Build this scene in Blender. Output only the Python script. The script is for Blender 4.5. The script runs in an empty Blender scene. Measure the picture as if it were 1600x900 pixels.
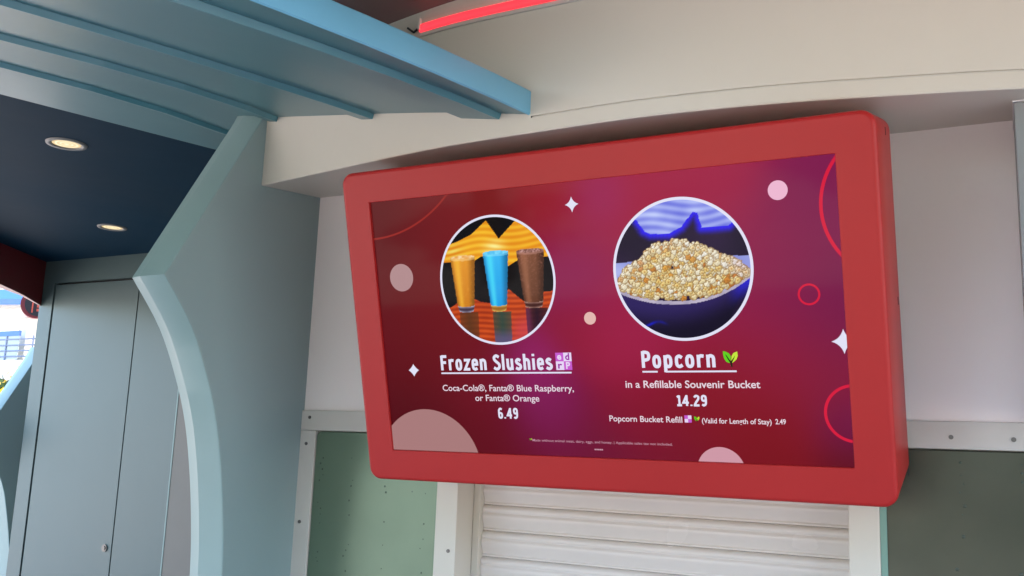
import bpy, bmesh, math, random
from mathutils import Vector, Matrix
random.seed(7)
PI = math.pi
C = bpy.context.scene.collection
sc = bpy.context.scene
EXPO = 3.12

# ------------------------------------------------------------------ helpers
def s2l(c):
    r = []
    for v in c:
        v = v / 255.0
        r.append(v / 12.92 if v <= 0.04045 else ((v + 0.055) / 1.055) ** 2.4)
    return r

def nodes(name):
    m = bpy.data.materials.new(name); m.use_nodes = True
    nt = m.node_tree
    b = nt.nodes['Principled BSDF']
    return m, nt, b

def paint(name, col, rough=0.5, spec=0.5, metal=0.0, var=0.06, scale=6.0, bump=0.02, bscale=180, coat=0.0, grime=0.0, streak=None):
    """painted surface: slight mottling, fine bump, faint dirt"""
    m, nt, b = nodes(name)
    N = nt.nodes; L = nt.links
    tc = N.new('ShaderNodeTexCoord')
    n1 = N.new('ShaderNodeTexNoise'); n1.inputs['Scale'].default_value = scale; n1.inputs['Detail'].default_value = 6
    if streak:
        mp = N.new('ShaderNodeMapping'); mp.inputs['Scale'].default_value = streak
        L.new(tc.outputs['Object'], mp.inputs['Vector']); L.new(mp.outputs['Vector'], n1.inputs['Vector'])
    else:
        L.new(tc.outputs['Object'], n1.inputs['Vector'])
    r = N.new('ShaderNodeMapRange'); r.inputs[1].default_value = 0.3; r.inputs[2].default_value = 0.7
    r.inputs[3].default_value = 1 - var; r.inputs[4].default_value = 1 + var
    L.new(n1.outputs['Fac'], r.inputs[0])
    mx = N.new('ShaderNodeMix'); mx.data_type = 'RGBA'; mx.blend_type = 'MULTIPLY'; mx.inputs[0].default_value = 1
    mx.inputs[6].default_value = (*col, 1); L.new(r.outputs[0], mx.inputs[7])
    out = mx.outputs[2]
    if grime > 0:
        n3 = N.new('ShaderNodeTexNoise'); n3.inputs['Scale'].default_value = 2.3; n3.inputs['Detail'].default_value = 9; n3.inputs['Roughness'].default_value = .7
        L.new(tc.outputs['Object'], n3.inputs['Vector'])
        r3 = N.new('ShaderNodeMapRange'); r3.inputs[1].default_value = .52; r3.inputs[2].default_value = .75; r3.inputs[3].default_value = 0; r3.inputs[4].default_value = grime
        L.new(n3.outputs['Fac'], r3.inputs[0])
        m3 = N.new('ShaderNodeMix'); m3.data_type = 'RGBA'; L.new(r3.outputs[0], m3.inputs[0]); L.new(out, m3.inputs[6])
        m3.inputs[7].default_value = (col[0]*.5, col[1]*.46, col[2]*.4, 1); out = m3.outputs[2]
    L.new(out, b.inputs['Base Color'])
    b.inputs['Roughness'].default_value = rough
    rr = N.new('ShaderNodeMapRange'); rr.inputs[3].default_value = rough * .85; rr.inputs[4].default_value = min(1, rough * 1.15)
    L.new(n1.outputs['Fac'], rr.inputs[0]); L.new(rr.outputs[0], b.inputs['Roughness'])
    b.inputs['Metallic'].default_value = metal
    b.inputs['Specular IOR Level'].default_value = spec
    b.inputs['Coat Weight'].default_value = coat; b.inputs['Coat Roughness'].default_value = .15
    if bump:
        n2 = N.new('ShaderNodeTexNoise'); n2.inputs['Scale'].default_value = bscale; n2.inputs['Detail'].default_value = 3
        L.new(tc.outputs['Object'], n2.inputs['Vector'])
        n4 = N.new('ShaderNodeTexNoise'); n4.inputs['Scale'].default_value = 3.5; n4.inputs['Detail'].default_value = 2
        L.new(tc.outputs['Object'], n4.inputs['Vector'])
        b1 = N.new('ShaderNodeBump'); b1.inputs['Strength'].default_value = bump * 5; b1.inputs['Distance'].default_value = .0006
        L.new(n2.outputs['Fac'], b1.inputs['Height'])
        b2 = N.new('ShaderNodeBump'); b2.inputs['Strength'].default_value = bump * 5; b2.inputs['Distance'].default_value = .02
        L.new(n4.outputs['Fac'], b2.inputs['Height']); L.new(b2.outputs['Normal'], b1.inputs['Normal'])
        L.new(b1.outputs['Normal'], b.inputs['Normal'])
    return m

def emit(name, rgb, k=1.0, gloss=True):
    """something on the lit display: gives off light, with the glass sheen over it"""
    m, nt, b = nodes(name)
    b.inputs['Base Color'].default_value = (.002, .002, .002, 1)
    b.inputs['Emission Color'].default_value = (*rgb, 1)
    b.inputs['Emission Strength'].default_value = k * 2 ** -EXPO
    b.inputs['Roughness'].default_value = .06
    b.inputs['Specular IOR Level'].default_value = .055 if gloss else 0
    return m

def emit_vc(name, k=1.0):
    m = emit(name, (1, 1, 1), k)
    nt = m.node_tree; a = nt.nodes.new('ShaderNodeVertexColor'); a.layer_name = 'Col'
    nt.links.new(a.outputs['Color'], nt.nodes['Principled BSDF'].inputs['Emission Color'])
    return m

def obj(name, bm, mat, parent=None, smooth=False, loc=None):
    me = bpy.data.meshes.new(name)
    bmesh.ops.recalc_face_normals(bm, faces=bm.faces)
    bm.to_mesh(me); bm.free()
    o = bpy.data.objects.new(name, me); C.objects.link(o)
    if mat: me.materials.append(mat)
    if parent: o.parent = parent
    if loc: o.location = loc
    if smooth:
        for p in me.polygons: p.use_smooth = True
    return o

def tag(o, label, cat, group=None):
    o['label'] = label; o['category'] = cat
    if group: o['group'] = group
    return o

def thing(name, label, cat, loc=(0, 0, 0), group=None):
    o = bpy.data.objects.new(name, None); C.objects.link(o); o.location = loc; o.empty_display_size = .1
    return tag(o, label, cat, group)

def structure(o):
    o['kind'] = 'structure'; return o

def box(bm, x0, x1, y0, y1, z0, z1, bev=0.0):
    t = bmesh.new(); bmesh.ops.create_cube(t, size=1)
    bmesh.ops.scale(t, vec=(x1 - x0, y1 - y0, z1 - z0), verts=t.verts)
    bmesh.ops.translate(t, vec=((x0 + x1) / 2, (y0 + y1) / 2, (z0 + z1) / 2), verts=t.verts)
    if bev: bmesh.ops.bevel(t, geom=t.edges[:], offset=bev, segments=2, profile=.6, affect='EDGES')
    merge(bm, t)
    return bm

def merge(bm, t):
    me = bpy.data.meshes.new('tmp'); t.to_mesh(me); t.free(); bm.from_mesh(me); bpy.data.meshes.remove(me)

def bx(*a, **k):
    return box(bmesh.new(), *a, **k)

def cyl(bm, p0, p1, r, seg=16, r2=None):
    p0 = Vector(p0); p1 = Vector(p1); d = p1 - p0
    t = bmesh.new()
    bmesh.ops.create_cone(t, cap_ends=True, segments=seg, radius1=r, radius2=r if r2 is None else r2, depth=d.length)
    q = Vector((0, 0, 1)).rotation_difference(d.normalized())
    bmesh.ops.transform(t, matrix=Matrix.Translation((p0 + p1) / 2) @ q.to_matrix().to_4x4(), verts=t.verts)
    merge(bm, t); return bm

def catmull(P, n=8):
    out = []
    for i in range(len(P) - 1):
        p0 = Vector(P[max(i - 1, 0)]); p1 = Vector(P[i]); p2 = Vector(P[i + 1]); p3 = Vector(P[min(i + 2, len(P) - 1)])
        for k in range(n):
            t = k / n
            out.append(.5 * ((2 * p1) + (-p0 + p2) * t + (2 * p0 - 5 * p1 + 4 * p2 - p3) * t * t + (-p0 + 3 * p1 - 3 * p2 + p3) * t ** 3))
    out.append(Vector(P[-1])); return out

def loft(bm, rows, closed=False):
    R = [[bm.verts.new(p) for p in r] for r in rows]
    for a, b in zip(R[:-1], R[1:]):
        n = len(a)
        for i in range(n if closed else n - 1):
            j = (i + 1) % n
            bm.faces.new((a[i], a[j], b[j], b[i]))
    return R

def shade_auto(o, ang=35):
    me = o.data
    for p in me.polygons: p.use_smooth = True
    try: me.set_sharp_from_angle(angle=math.radians(ang))
    except Exception: pass

# ------------------------------------------------------------------ materials
M = {}
M['cream'] = paint('cream_paint', (.61, .565, .47), .42, var=.025, scale=2.2, bump=.012, grime=.05)
M['cream_wall'] = paint('cream_wall_paint', (.84, .78, .735), .36, var=.03, scale=1.4, bump=.02, grime=.10)
M['trim'] = paint('trim_paint', (.55, .525, .465), .38, var=.04, bump=.02, grime=.12)
M['shutter'] = paint('shutter_paint', (.70, .64, .575), .26, var=.012, bump=.008)
M['teal'] = paint('teal_canopy_paint', (.072, .172, .182), .34, var=.03, scale=1.5, bump=.016, grime=.04)
M['sky_teal'] = paint('light_blue_edge_paint', (.15, .40, .55), .38, var=.025, bump=.014)
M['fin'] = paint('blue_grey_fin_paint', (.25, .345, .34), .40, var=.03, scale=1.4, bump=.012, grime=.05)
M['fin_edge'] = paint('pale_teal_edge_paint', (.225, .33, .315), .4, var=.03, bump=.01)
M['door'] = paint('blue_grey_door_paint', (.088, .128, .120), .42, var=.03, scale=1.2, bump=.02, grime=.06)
M['navy'] = paint('navy_ceiling_paint', (.006, .027, .047), .62, spec=.04, var=.12, scale=1.1, bump=.03, streak=(1, .25, 1))
M['red'] = paint('red_powder_coat', (.40, .018, .016), .42, spec=.28, var=.04, scale=2.0, bump=.02, grime=.04)
M['dark_red'] = paint('dark_red_paint', (.16, .013, .016), .4, var=.05, bump=.01)
M['dark_ceiling'] = paint('dark_overhang_paint', (.20, .10, .10), .22, var=.06, bump=.01)
M['screw'] = paint('worn_steel', (.16, .15, .14), .4, metal=.8, bump=0)
M['ring_grey'] = paint('grey_ring_enamel', (.20, .19, .17), .5, bump=0)
M['pylon_grey'] = paint('grey_pylon_paint', (.27, .29, .28), .45, bump=.01)
M['black'] = paint('black_gap', (.012, .012, .014), .6, bump=0)
M['white'] = paint('white_paint', (.78, .77, .74), .4, bump=.01)
M['steel'] = paint('pale_steel', (.55, .55, .54), .3, metal=.7, bump=0)
M['blue'] = paint('blue_paint', (.03, .13, .42), .4, bump=.01)
M['lilac_white'] = paint('off_white_paint', (.70, .68, .64), .5, bump=.01)

def green_metal(c1, c2, name):
    m, nt, b = nodes(name)
    N = nt.nodes; L = nt.links
    tc = N.new('ShaderNodeTexCoord')
    n = N.new('ShaderNodeTexNoise'); n.inputs['Scale'].default_value = 3; n.inputs['Detail'].default_value = 8
    L.new(tc.outputs['Object'], n.inputs['Vector'])
    cr = N.new('ShaderNodeValToRGB'); cr.color_ramp.elements[0].position = .3; cr.color_ramp.elements[0].color = (*c1, 1)
    cr.color_ramp.elements[1].position = .7; cr.color_ramp.elements[1].color = (*c2, 1)
    L.new(n.outputs['Fac'], cr.inputs[0])
    # tiny pits and chips scattered over the paint
    v = N.new('ShaderNodeTexVoronoi'); v.inputs['Scale'].default_value = 26; v.inputs['Randomness'].default_value = 1
    mp = N.new('ShaderNodeMapping'); mp.inputs['Scale'].default_value = (1, .01, 1); L.new(tc.outputs['Object'], mp.inputs['Vector']); L.new(mp.outputs['Vector'], v.inputs['Vector'])
    lt = N.new('ShaderNodeMath'); lt.operation = 'LESS_THAN'; lt.inputs[1].default_value = .075; L.new(v.outputs['Distance'], lt.inputs[0])
    sep = N.new('ShaderNodeSeparateColor'); L.new(v.outputs['Color'], sep.inputs[0])
    gt = N.new('ShaderNodeMath'); gt.operation = 'GREATER_THAN'; gt.inputs[1].default_value = .80; L.new(sep.outputs[0], gt.inputs[0])
    mu = N.new('ShaderNodeMath'); mu.operation = 'MULTIPLY'; L.new(lt.outputs[0], mu.inputs[0]); L.new(gt.outputs[0], mu.inputs[1])
    mx = N.new('ShaderNodeMix'); mx.data_type = 'RGBA'; L.new(mu.outputs[0], mx.inputs[0]); L.new(cr.outputs[0], mx.inputs[6]); mx.inputs[7].default_value = (.06, .09, .07, 1)
    L.new(mx.outputs[2], b.inputs['Base Color'])
    b.inputs['Metallic'].default_value = .45; b.inputs['Roughness'].default_value = .33
    n2 = N.new('ShaderNodeTexNoise'); n2.inputs['Scale'].default_value = 5; n2.inputs['Detail'].default_value = 1
    L.new(tc.outputs['Object'], n2.inputs['Vector'])
    bp = N.new('ShaderNodeBump'); bp.inputs['Strength'].default_value = .22; bp.inputs['Distance'].default_value = .012
    L.new(n2.outputs['Fac'], bp.inputs['Height']); L.new(bp.outputs['Normal'], b.inputs['Normal'])
    return m
M['green'] = green_metal((.11, .165, .112), (.145, .205, .14), 'green_riveted_metal')
M['green_dark_reflection'] = green_metal((.046, .052, .036), (.085, .088, .064), 'green_metal_dark_reflection')  # darker copy of the green metal, its dark reflection put into the colour
M['rivet'] = paint('dark_rivet', (.06, .085, .065), .4, metal=.5, bump=0)
M['rib'] = paint('blue_teal_rib', (.075, .23, .27), .36, var=.03, bump=.01)  # ribs bluer than the teal panels
M['green_edge'] = paint('green_edge_paint', (.16, .30, .235), .35, bump=.01)

# ------------------------------------------------------------------ ground and sky
def ground_mat():
    m, nt, b = nodes('plaza_concrete')
    N = nt.nodes; L = nt.links
    tc = N.new('ShaderNodeTexCoord')
    n = N.new('ShaderNodeTexNoise'); n.inputs['Scale'].default_value = .5; n.inputs['Detail'].default_value = 9
    L.new(tc.outputs['Object'], n.inputs['Vector'])
    cr = N.new('ShaderNodeValToRGB'); cr.color_ramp.elements[0].position = .35; cr.color_ramp.elements[0].color = (.30, .275, .27, 1)
    cr.color_ramp.elements[1].position = .65; cr.color_ramp.elements[1].color = (.42, .385, .375, 1)
    L.new(n.outputs['Fac'], cr.inputs[0])
    br = N.new('ShaderNodeTexBrick'); br.inputs['Scale'].default_value = .4; br.inputs['Mortar Size'].default_value = .006; br.offset = 0
    br.inputs['Color1'].default_value = (1, 1, 1, 1); br.inputs['Color2'].default_value = (.92, .92, .92, 1); br.inputs['Mortar'].default_value = (.5, .5, .5, 1)
    L.new(tc.outputs['Object'], br.inputs['Vector'])
    mx = N.new('ShaderNodeMix'); mx.data_type = 'RGBA'; mx.blend_type = 'MULTIPLY'; mx.inputs[0].default_value = 1
    L.new(cr.outputs[0], mx.inputs[6]); L.new(br.outputs['Color'], mx.inputs[7]); L.new(mx.outputs[2], b.inputs['Base Color'])
    b.inputs['Roughness'].default_value = .85
    return m
bm = bmesh.new(); bmesh.ops.create_grid(bm, x_segments=1, y_segments=1, size=400)
structure(obj('ground', bm, ground_mat()))

sun_dir = Vector((.50, .74, .86)).normalized()      # towards the sun: behind the building, to the right
w = bpy.data.worlds.new('World'); sc.world = w; w.use_nodes = True
bg = w.node_tree.nodes['Background']
sky = w.node_tree.nodes.new('ShaderNodeTexSky'); sky.sky_type = 'NISHITA'; sky.sun_disc = False
sky.sun_elevation = math.asin(sun_dir.z); sky.sun_rotation = math.atan2(sun_dir.x, sun_dir.y)
sky.air_density = 1.0; sky.dust_density = 2.2; sky.ozone_density = 1.0
w.node_tree.links.new(sky.outputs[0], bg.inputs[0]); bg.inputs[1].default_value = .13
sl = bpy.data.lights.new('sun', 'SUN'); sl.energy = 4.0; sl.angle = math.radians(.5); sl.color = (1, .92, .80)
so = bpy.data.objects.new('sun', sl); C.objects.link(so); so.rotation_euler = (-sun_dir).to_track_quat('-Z', 'Y').to_euler(); so.location = (20, 20, 40)

# ------------------------------------------------------------------ camera (position, lens and tilt solved from the photograph)
cd = bpy.data.cameras.new('camera'); cam = bpy.data.objects.new('camera', cd); C.objects.link(cam)
R = [[0.8863634468055904, 0.04533430747496282, 0.46076527726455124], [0.4613915001015721, -0.16911890590895423, -0.8709286304274186], [0.038441173251271984, 0.9845524852591272, -0.17081768049339002]]
cam.matrix_world = Matrix.Translation((.9183, -2.1219, 1.6499)) @ Matrix(R).to_4x4()
cd.sensor_width = 36; cd.lens = 36 * 1492.46 / 1600; cd.clip_start = .05; cd.clip_end = 2000
sc.camera = cam

# ------------------------------------------------------------------ the kiosk wall
WY = .40
fx0, fx1 = -1.18, .947
wall = thing('kiosk_wall', 'cream painted kiosk wall behind the red menu screen, with grey trim strips', 'wall', (0, WY, 0))
def wobj(name, bm, mat, parent=wall, **k):
    bmesh.ops.translate(bm, vec=(0, -WY, 0), verts=bm.verts)
    return obj(name, bm, mat, parent, **k)
def wpart(name, bm, mat, parent, **k):      # child of a wall part (already relative to the wall)
    bmesh.ops.translate(bm, vec=(0, -WY, 0), verts=bm.verts)
    return obj(name, bm, mat, parent, **k)
ox0, ox1, SY = -.566, .545, .515               # opening for the shutter
bm = bmesh.new()
box(bm, -1.30, 4.0, WY, WY + .25, 1.7655, 2.60)
wobj('upper_panel', bm, M['cream_wall'])
bm = bmesh.new()
box(bm, -1.30, ox0 - .006, WY + .012, WY + .25, 0, 1.764); box(bm, ox1 + .006, 4.0, WY + .012, WY + .25, 0, 1.764)
box(bm, ox0 - .0055, ox1 + .0055, WY + .20, WY + .249, 0, 1.764)
wobj('backing_panel', bm, M['trim'])
rail = wobj('trim_rail', bx(-1.19, ox1 + 3.4, WY - .010, WY + .01, 1.7005, 1.7655, bev=.0015), M['trim'])
ltrim = wobj('trim_strip', bx(-1.20, -1.119, WY - .009, WY + .01, 0, 1.6995, bev=.0015), M['trim'])
lpost = wobj('opening_post', bx(-.640, ox0, WY - .011, WY + .19, 0, 1.6995, bev=.003), M['cream'])
rpost = wobj('opening_post', bx(ox1, .617, WY - .011, WY + .19, 0, 1.6995, bev=.003), M['cream'])
wobj('opening_head', bx(ox0, ox1, WY - .0105, WY + .19, 1.60, 1.6995, bev=.003), M['cream'])
def screw(x, z, parent, y):
    bm = bmesh.new(); cyl(bm, (x, y - .0025, z), (x, y + .003, z), .0055, 14)
    cyl(bm, (x, y - .0045, z), (x, y - .001, z), .0026, 6)
    return wpart('screw', bm, M['screw'], parent, smooth=False)
for x, z, p_, y in ((-1.1465, 1.7427, rail, WY - .010), (-1.1541, 1.657, ltrim, WY - .009), (-1.158, 1.406, ltrim, WY - .009), (-1.158, 1.15, ltrim, WY - .009),
                 (-.5896, 1.3587, lpost, WY - .011), (.7815, 1.7286, rail, WY - .010), (.9131, 1.7262, rail, WY - .010), (1.15, 1.7262, rail, WY - .01), (-.80, 1.7327, rail, WY - .01)):
    screw(x, z, p_, y)

# riveted green sheets, each a pressed sheet with folded edge
def sheet(x0, x1, z0, z1, rows, label, mat):
    bm = bmesh.new()
    r = .018; n = 5
    def outline(ins, y):
        pts = []
        for cx, cz, a0 in ((x1 - r, z1 - r, 0), (x0 + r, z1 - r, 90), (x0 + r, z0 + r, 180), (x1 - r, z0 + r, 270)):
            for k in range(n + 1):
                a = math.radians(a0 + 90 * k / n); rr = r - ins
                pts.append((cx + rr * math.cos(a), y, cz + rr * math.sin(a)))
        return pts
    rws = [outline(0, WY + .0115), outline(0, WY - .001), outline(.003, WY - .003), outline(.006, WY - .003)]
    R_ = loft(bm, rws, closed=True); bm.faces.new(R_[-1])
    # rivet heads and stray dents, part of the sheet
    for x, z, rr in rows:
        t = bmesh.new(); bmesh.ops.create_uvsphere(t, u_segments=10, v_segments=6, radius=rr)
        bmesh.ops.scale(t, vec=(1, .45, 1), verts=t.verts); bmesh.ops.translate(t, vec=(x, WY - .003, z), verts=t.verts); merge(bm, t)
    o = wobj('riveted_sheet', bm, mat); shade_auto(o, 30)
    o.data.materials.append(M['rivet'])
    big = max(p.area for p in o.data.polygons)
    for p in o.data.polygons:
        if p.area < 4e-6 and p.center.y < -.0032: p.material_index = 1
    o['label'] = label
    return o
rv = []
for x in (-1.085, -.97, -.84, -.685):
    z = 1.62 + random.uniform(-.02, .02)
    while z > .3:
        rv.append((x + random.choice((-.009, 0, 0, .009, .004)), z, random.choice((.0020, .0028, .0032))))
        z -= random.choice((.018, .028, .045, .07, .09))
sheet(-1.118, -.641, .25, 1.6985, rv, 'pale green riveted metal sheet left of the shutter', M['green'])
rv = []
for x in (.795, .926, 1.2, 1.32):
    z = 1.67
    while z > .3:
        rv.append((x + random.choice((-.012, 0, 0, .009, .004)), z, random.choice((.0020, .0030, .0042))))
        z -= random.choice((.02, .03, .05, .075))
sheet(.6185, 1.62, .25, 1.6985, rv, 'green riveted metal sheet right of the shutter, dark reflection painted into its colour', M['green_dark_reflection'])
wobj('folded_edge', bx(.6175, .6330, WY - .0075, WY - .0033, .25, 1.69, bev=.001), M['green_edge'])

# roller shutter, curved slats
shut = thing('roller_shutter', 'closed cream roller shutter with horizontal slats below the red menu screen', 'shutter', (0, SY, 0))
pitch = .0772; z = 1.4935 + pitch * 2
prof = [(0, 0), (-.004, .0015), (-.0042, .006), (-.0015, .0085), (-.0035, .014), (-.0085, .026), (-.0125, .038), (-.0130, .046), (-.0105, .052), (-.0098, .055), (-.0118, .059), (-.0116, .066), (-.008, .072), (0, .0767)]
k = 0
while z > .9:
    bm = bmesh.new()
    rows = [[(x, y, -pitch + zz + z) for (y, zz) in catmull([Vector((a, b_)) for a, b_ in prof], 3)] for x in (ox0 + .0245, ox1 - .004)]
    loft(bm, rows)
    o = obj('slat', bm, M['shutter'], shut, smooth=True)
    z -= pitch; k += 1
bm = bmesh.new()
box(bm, ox0 + .001, ox0 + .024, -.030, .03, .5, 1.62, bev=.002)
obj('guide_rail', bm, M['cream'], shut)
obj('guide_rail', bx(ox1 - .003, ox1 - .0005, -.028, .03, .5, 1.62), M['cream'], shut)
obj('backing_sheet', bx(ox0 + .02, ox1 - .001, .02, .03, .9, 1.66), M['black'], shut)

# ------------------------------------------------------------------ curved fascia above the screen
FP = [(-1.1805, .1095), (-.888, .039), (-.608, -.030), (-.370, -.077), (-.118, -.098), (.175, -.108), (.460, -.072), (.695, -.008), (.967, .084), (1.3, .25), (1.7, .52)]
fc = catmull([Vector(p) for p in FP], 6)
fas = thing('curved_fascia', 'cream curved fascia bulging out over the red menu screen', 'fascia', (0, 0, 2.45))
def zb(y): return 2.497 - .12 * (.4 - y)            # soffit slope
def frow(off, dz):                                  # dz>0: height above the bottom edge ; absolute if >1
    r_ = []
    for i, p in enumerate(fc):
        t = (fc[min(i + 1, len(fc) - 1)] - fc[max(i - 1, 0)]).normalized(); nrm = Vector((t.y, -t.x))
        q = p + nrm * off; z_ = (zb(p.y) + dz) if dz < 1 else dz
        r_.append((q.x, q.y, z_ - 2.45))
    return r_
SPL = min(range(len(fc)), key=lambda i: abs(fc[i].x + .128))
bm = bmesh.new()
loft(bm, [[(p.x, .45, zb(.45) - 2.45) for p in fc], frow(-.003, 0), frow(0, .003), frow(0, .0385), frow(-.006, .0380)])
loft(bm, [r_[:SPL + 1] for r_ in (frow(0, .0385), frow(0, 2.8495))])
o = obj('lower_band', bm, M['cream']); o.parent = fas; shade_auto(o, 30)
bm = bmesh.new()
loft(bm, [r_[SPL:] for r_ in (frow(-.006, .0375), frow(-.006, .0445))])
o = obj('shadow_groove', bm, M['trim'], fas, smooth=True)
bm = bmesh.new()
loft(bm, [r_[SPL:] for r_ in (frow(-.0065, .0440), frow(-.001, .0442), frow(0, .0455), frow(0, 2.8495), frow(-.1, 2.86))])
o = obj('upper_band', bm, M['cream'], fas); shade_auto(o, 30)
# LED tube
led = thing('led_strip', 'glowing red light strip along the top of the cream fascia', 'light strip', (0, 0, 2.79))
lm, nt, b = nodes('red_light'); b.inputs['Base Color'].default_value = (.10, .01, .01, 1); b.inputs['Emission Color'].default_value = (1, .030, .044, 1)
b.inputs['Emission Strength'].default_value = 2.0 * 2 ** -EXPO; b.inputs['Roughness'].default_value = .5
led_pts = [p for p in fc if p.x > -.525]
def ledrow(off, z_):
    r_ = []
    for i, p in enumerate(led_pts):
        t = (led_pts[min(i + 1, len(led_pts) - 1)] - led_pts[max(i - 1, 0)]).normalized(); nrm = Vector((t.y, -t.x)); q = p + nrm * off
        r_.append((q.x, q.y, z_ + (-.012 - .025 * (min(p.x, .6) + .5)) * 1.0))
    return r_
bm = bmesh.new(); Rr = loft(bm, [ledrow(.004, .0075), ledrow(.004, .027), ledrow(.008, .030), ledrow(.012, .027), ledrow(.0135, .018), ledrow(.012, .0095), ledrow(.008, .0065), ledrow(.004, .0075)])
bm.faces.new([r_[0] for r_ in Rr[:-1]])
o = obj('light_tube', bm, lm, led, smooth=True)
bm = bmesh.new(); loft(bm, [ledrow(.001, -.006), ledrow(.008, -.006), ledrow(.008, .004), ledrow(.001, .004)])
o = obj('mounting_channel', bm, M['trim'], led)
p = led_pts[0]
bm = bx(p.x - .006, p.x + .002, p.y - .016, p.y - .004, .0, .034, bev=.002); obj('end_cap', bm, M['trim'], led)
bm = bmesh.new(); cyl(bm, (p.x - .002, p.y - .006, .012), (p.x - .03, p.y + .004, .004), .003); cyl(bm, (p.x - .03, p.y + .004, .004), (p.x - .05, p.y + .002, .02), .003); obj('cable', bm, M['black'], led, smooth=True)

# overhang roof above (dark underside)
bm = bmesh.new(); box(bm, -1.15, 3.2, -1.55, .6, 2.8500, 3.05)
o = tag(obj('overhang_roof', bm, M['dark_ceiling']), 'dark glossy roof overhang above the red light strip', 'roof')

# building body behind, unseen height raised so its shade keeps the sun off
bm = bmesh.new(); box(bm, -1.30, 8, WY + .26, 7, 0, 6.8); box(bm, 4.001, 8, WY, WY + .2599, 0, 6.8); box(bm, -1.30, 4.0, WY + .02, WY + .2599, 2.61, 6.8)
b_ = tag(obj('kiosk_building', bm, M['cream']), 'cream kiosk building body behind the curved fascia, unseen top raised for shade', 'building')

# ------------------------------------------------------------------ fins
def fin(name, label, xs, profile, chamf=.009, cx=.042, group=None, wall_y=1.0):
    """profile: front outline (y,z) from top to ground; extruded from xs towards -x"""
    t = thing(name, label, 'fin wall', (xs, profile[-1][0], 0), group)
    y0 = profile[-1][0]
    n = len(profile)
    T = .10
    side = [(0, y - y0, z_) for y, z_ in profile]
    bm = bmesh.new()
    fr = [bm.verts.new(q) for q in side]; bk = [bm.verts.new((0, wall_y - y0, z_)) for _, z_ in profile]
    for i in range(n - 1): bm.faces.new((fr[i], fr[i + 1], bk[i + 1], bk[i]))
    fr2 = [bm.verts.new((-T - cx, y - y0 + chamf, z_)) for y, z_ in profile]; bk2 = [bm.verts.new((-T - cx, wall_y - y0, z_)) for _, z_ in profile]
    for i in range(n - 1): bm.faces.new((fr2[i], fr2[i + 1], bk2[i + 1], bk2[i]))
    for i in range(n - 1): bm.faces.new((bk[i], bk[i + 1], bk2[i + 1], bk2[i]))
    o = obj('side_panel', bm, M['fin'], t)
    bm = bmesh.new()
    e = .004
    rows = []
    for i, (y, z_) in enumerate(profile):
        rows.append([(0, y - y0, z_), (-e * .3, y - y0 - e * .7, z_), (-e, y - y0 - e, z_), (-T + e, y - y0 - e, z_), (-T, y - y0 - e * .6, z_), (-T - cx, y - y0 + chamf, z_)])
    loft(bm, rows)
    o = obj('front_edge', bm, M['fin_edge'], t); shade_auto(o, 20)
    return t
P0 = [(.17, 2.86), (.099, 2.69), (-.241, 2.108)]
cv = [(-.241, 2.108), (-.123, 1.986 - .01), (-.040, 1.829), (.012, 1.700), (.049, 1.551), (.074, 1.40), (.0874, 1.261), (.098, 1.0), (.10, .6), (.10, 0)]
prof_main = [tuple(v) for v in P0[:-1]] + [tuple(v) for v in catmull([Vector(q) for q in cv], 5)]
fin('pylon_fin', 'blue-grey pylon fin with a pointed elbow, left of the red menu screen', fx0, prof_main)
# right pylon: only its flank shows at the right edge of the photo
tR = thing('side_pylon', 'grey pylon at the right edge, standing against the cream wall', 'fin wall', (fx1, .25, 0))
bm = bx(0, .12, -.06, .145, 1.767, 2.468, bev=.004); obj('side_panel', bm, M['pylon_grey'], tR)
obj('cap_strip', bx(-.002, .12, -.061, .1455, 2.469, 2.474), M['white'], tR)
# far fin beyond the door wall
cv2 = [(1.80, 1.66), (1.885, 1.56), (1.967, 1.43), (2.03, 1.30), (2.065, 1.185), (2.12, .95), (2.147, .73), (2.15, .3), (2.15, 0)]
prof2 = [(2.19, 2.25), (2.151, 2.167), (1.937, 1.80)] + [tuple(v) for v in catmull([Vector(q) for q in cv2], 4)]
f2 = fin('pylon_fin', 'slim blue-grey pylon fin at the far left, beyond the cabinet door', -5.0, prof2, wall_y=3.0)

# ------------------------------------------------------------------ canopy (stepped teal underside)
A = Vector((-1.138, .099, 2.682)); NX, NY = .1766, -.0842
def pz(x, y): return A.z - NX * (x - A.x) - NY * (y - A.y)
def quad(pts):
    # least squares x = a + b y + c y^2
    S = [[0.0] * 4 for _ in range(3)]
    for x, y in pts:
        v = (1, y, y * y)
        for i in range(3):
            for j in range(3): S[i][j] += v[i] * v[j]
            S[i][3] += v[i] * x
    for i in range(3):
        pv = S[i][i]
        for j in range(i, 4): S[i][j] /= pv
        for k_ in range(3):
            if k_ != i:
                f_ = S[k_][i]
                for j in range(i, 4): S[k_][j] -= f_ * S[i][j]
    a, b_, c_ = S[0][3], S[1][3], S[2][3]
    y0 = min(y for _, y in pts)
    def f(y):
        if y < y0: return a + b_ * y0 + c_ * y0 * y0 + (b_ + 2 * c_ * y0) * (y - y0)
        return a + b_ * y + c_ * y * y
    return f
cf = quad([(-.28, -.915), (-.243, -.765), (-.219, -.674), (-.153, -.318), (-.125, -.081)])
cA = quad([(-.425, -.923), (-.362, -.80), (-.312, -.609), (-.250, -.303), (-.205, -.085)])
cB = quad([(-.94, -.94), (-.869, -.815), (-.823, -.613), (-.762, -.458), (-.700, -.191), (-.664, -.016)])
cC = quad([(-1.305, -.729), (-1.214, -.55), (-1.146, -.34), (-1.12, -.1), (-1.12, .09)])
_cD = quad([(-1.696, -.473), (-1.61, -.255), (-1.60, .087), (-1.652, .432)])
def cD(y): return _cD(min(y, .40))
def cN(y): return -2.126 + (y + .186) * .352
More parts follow.
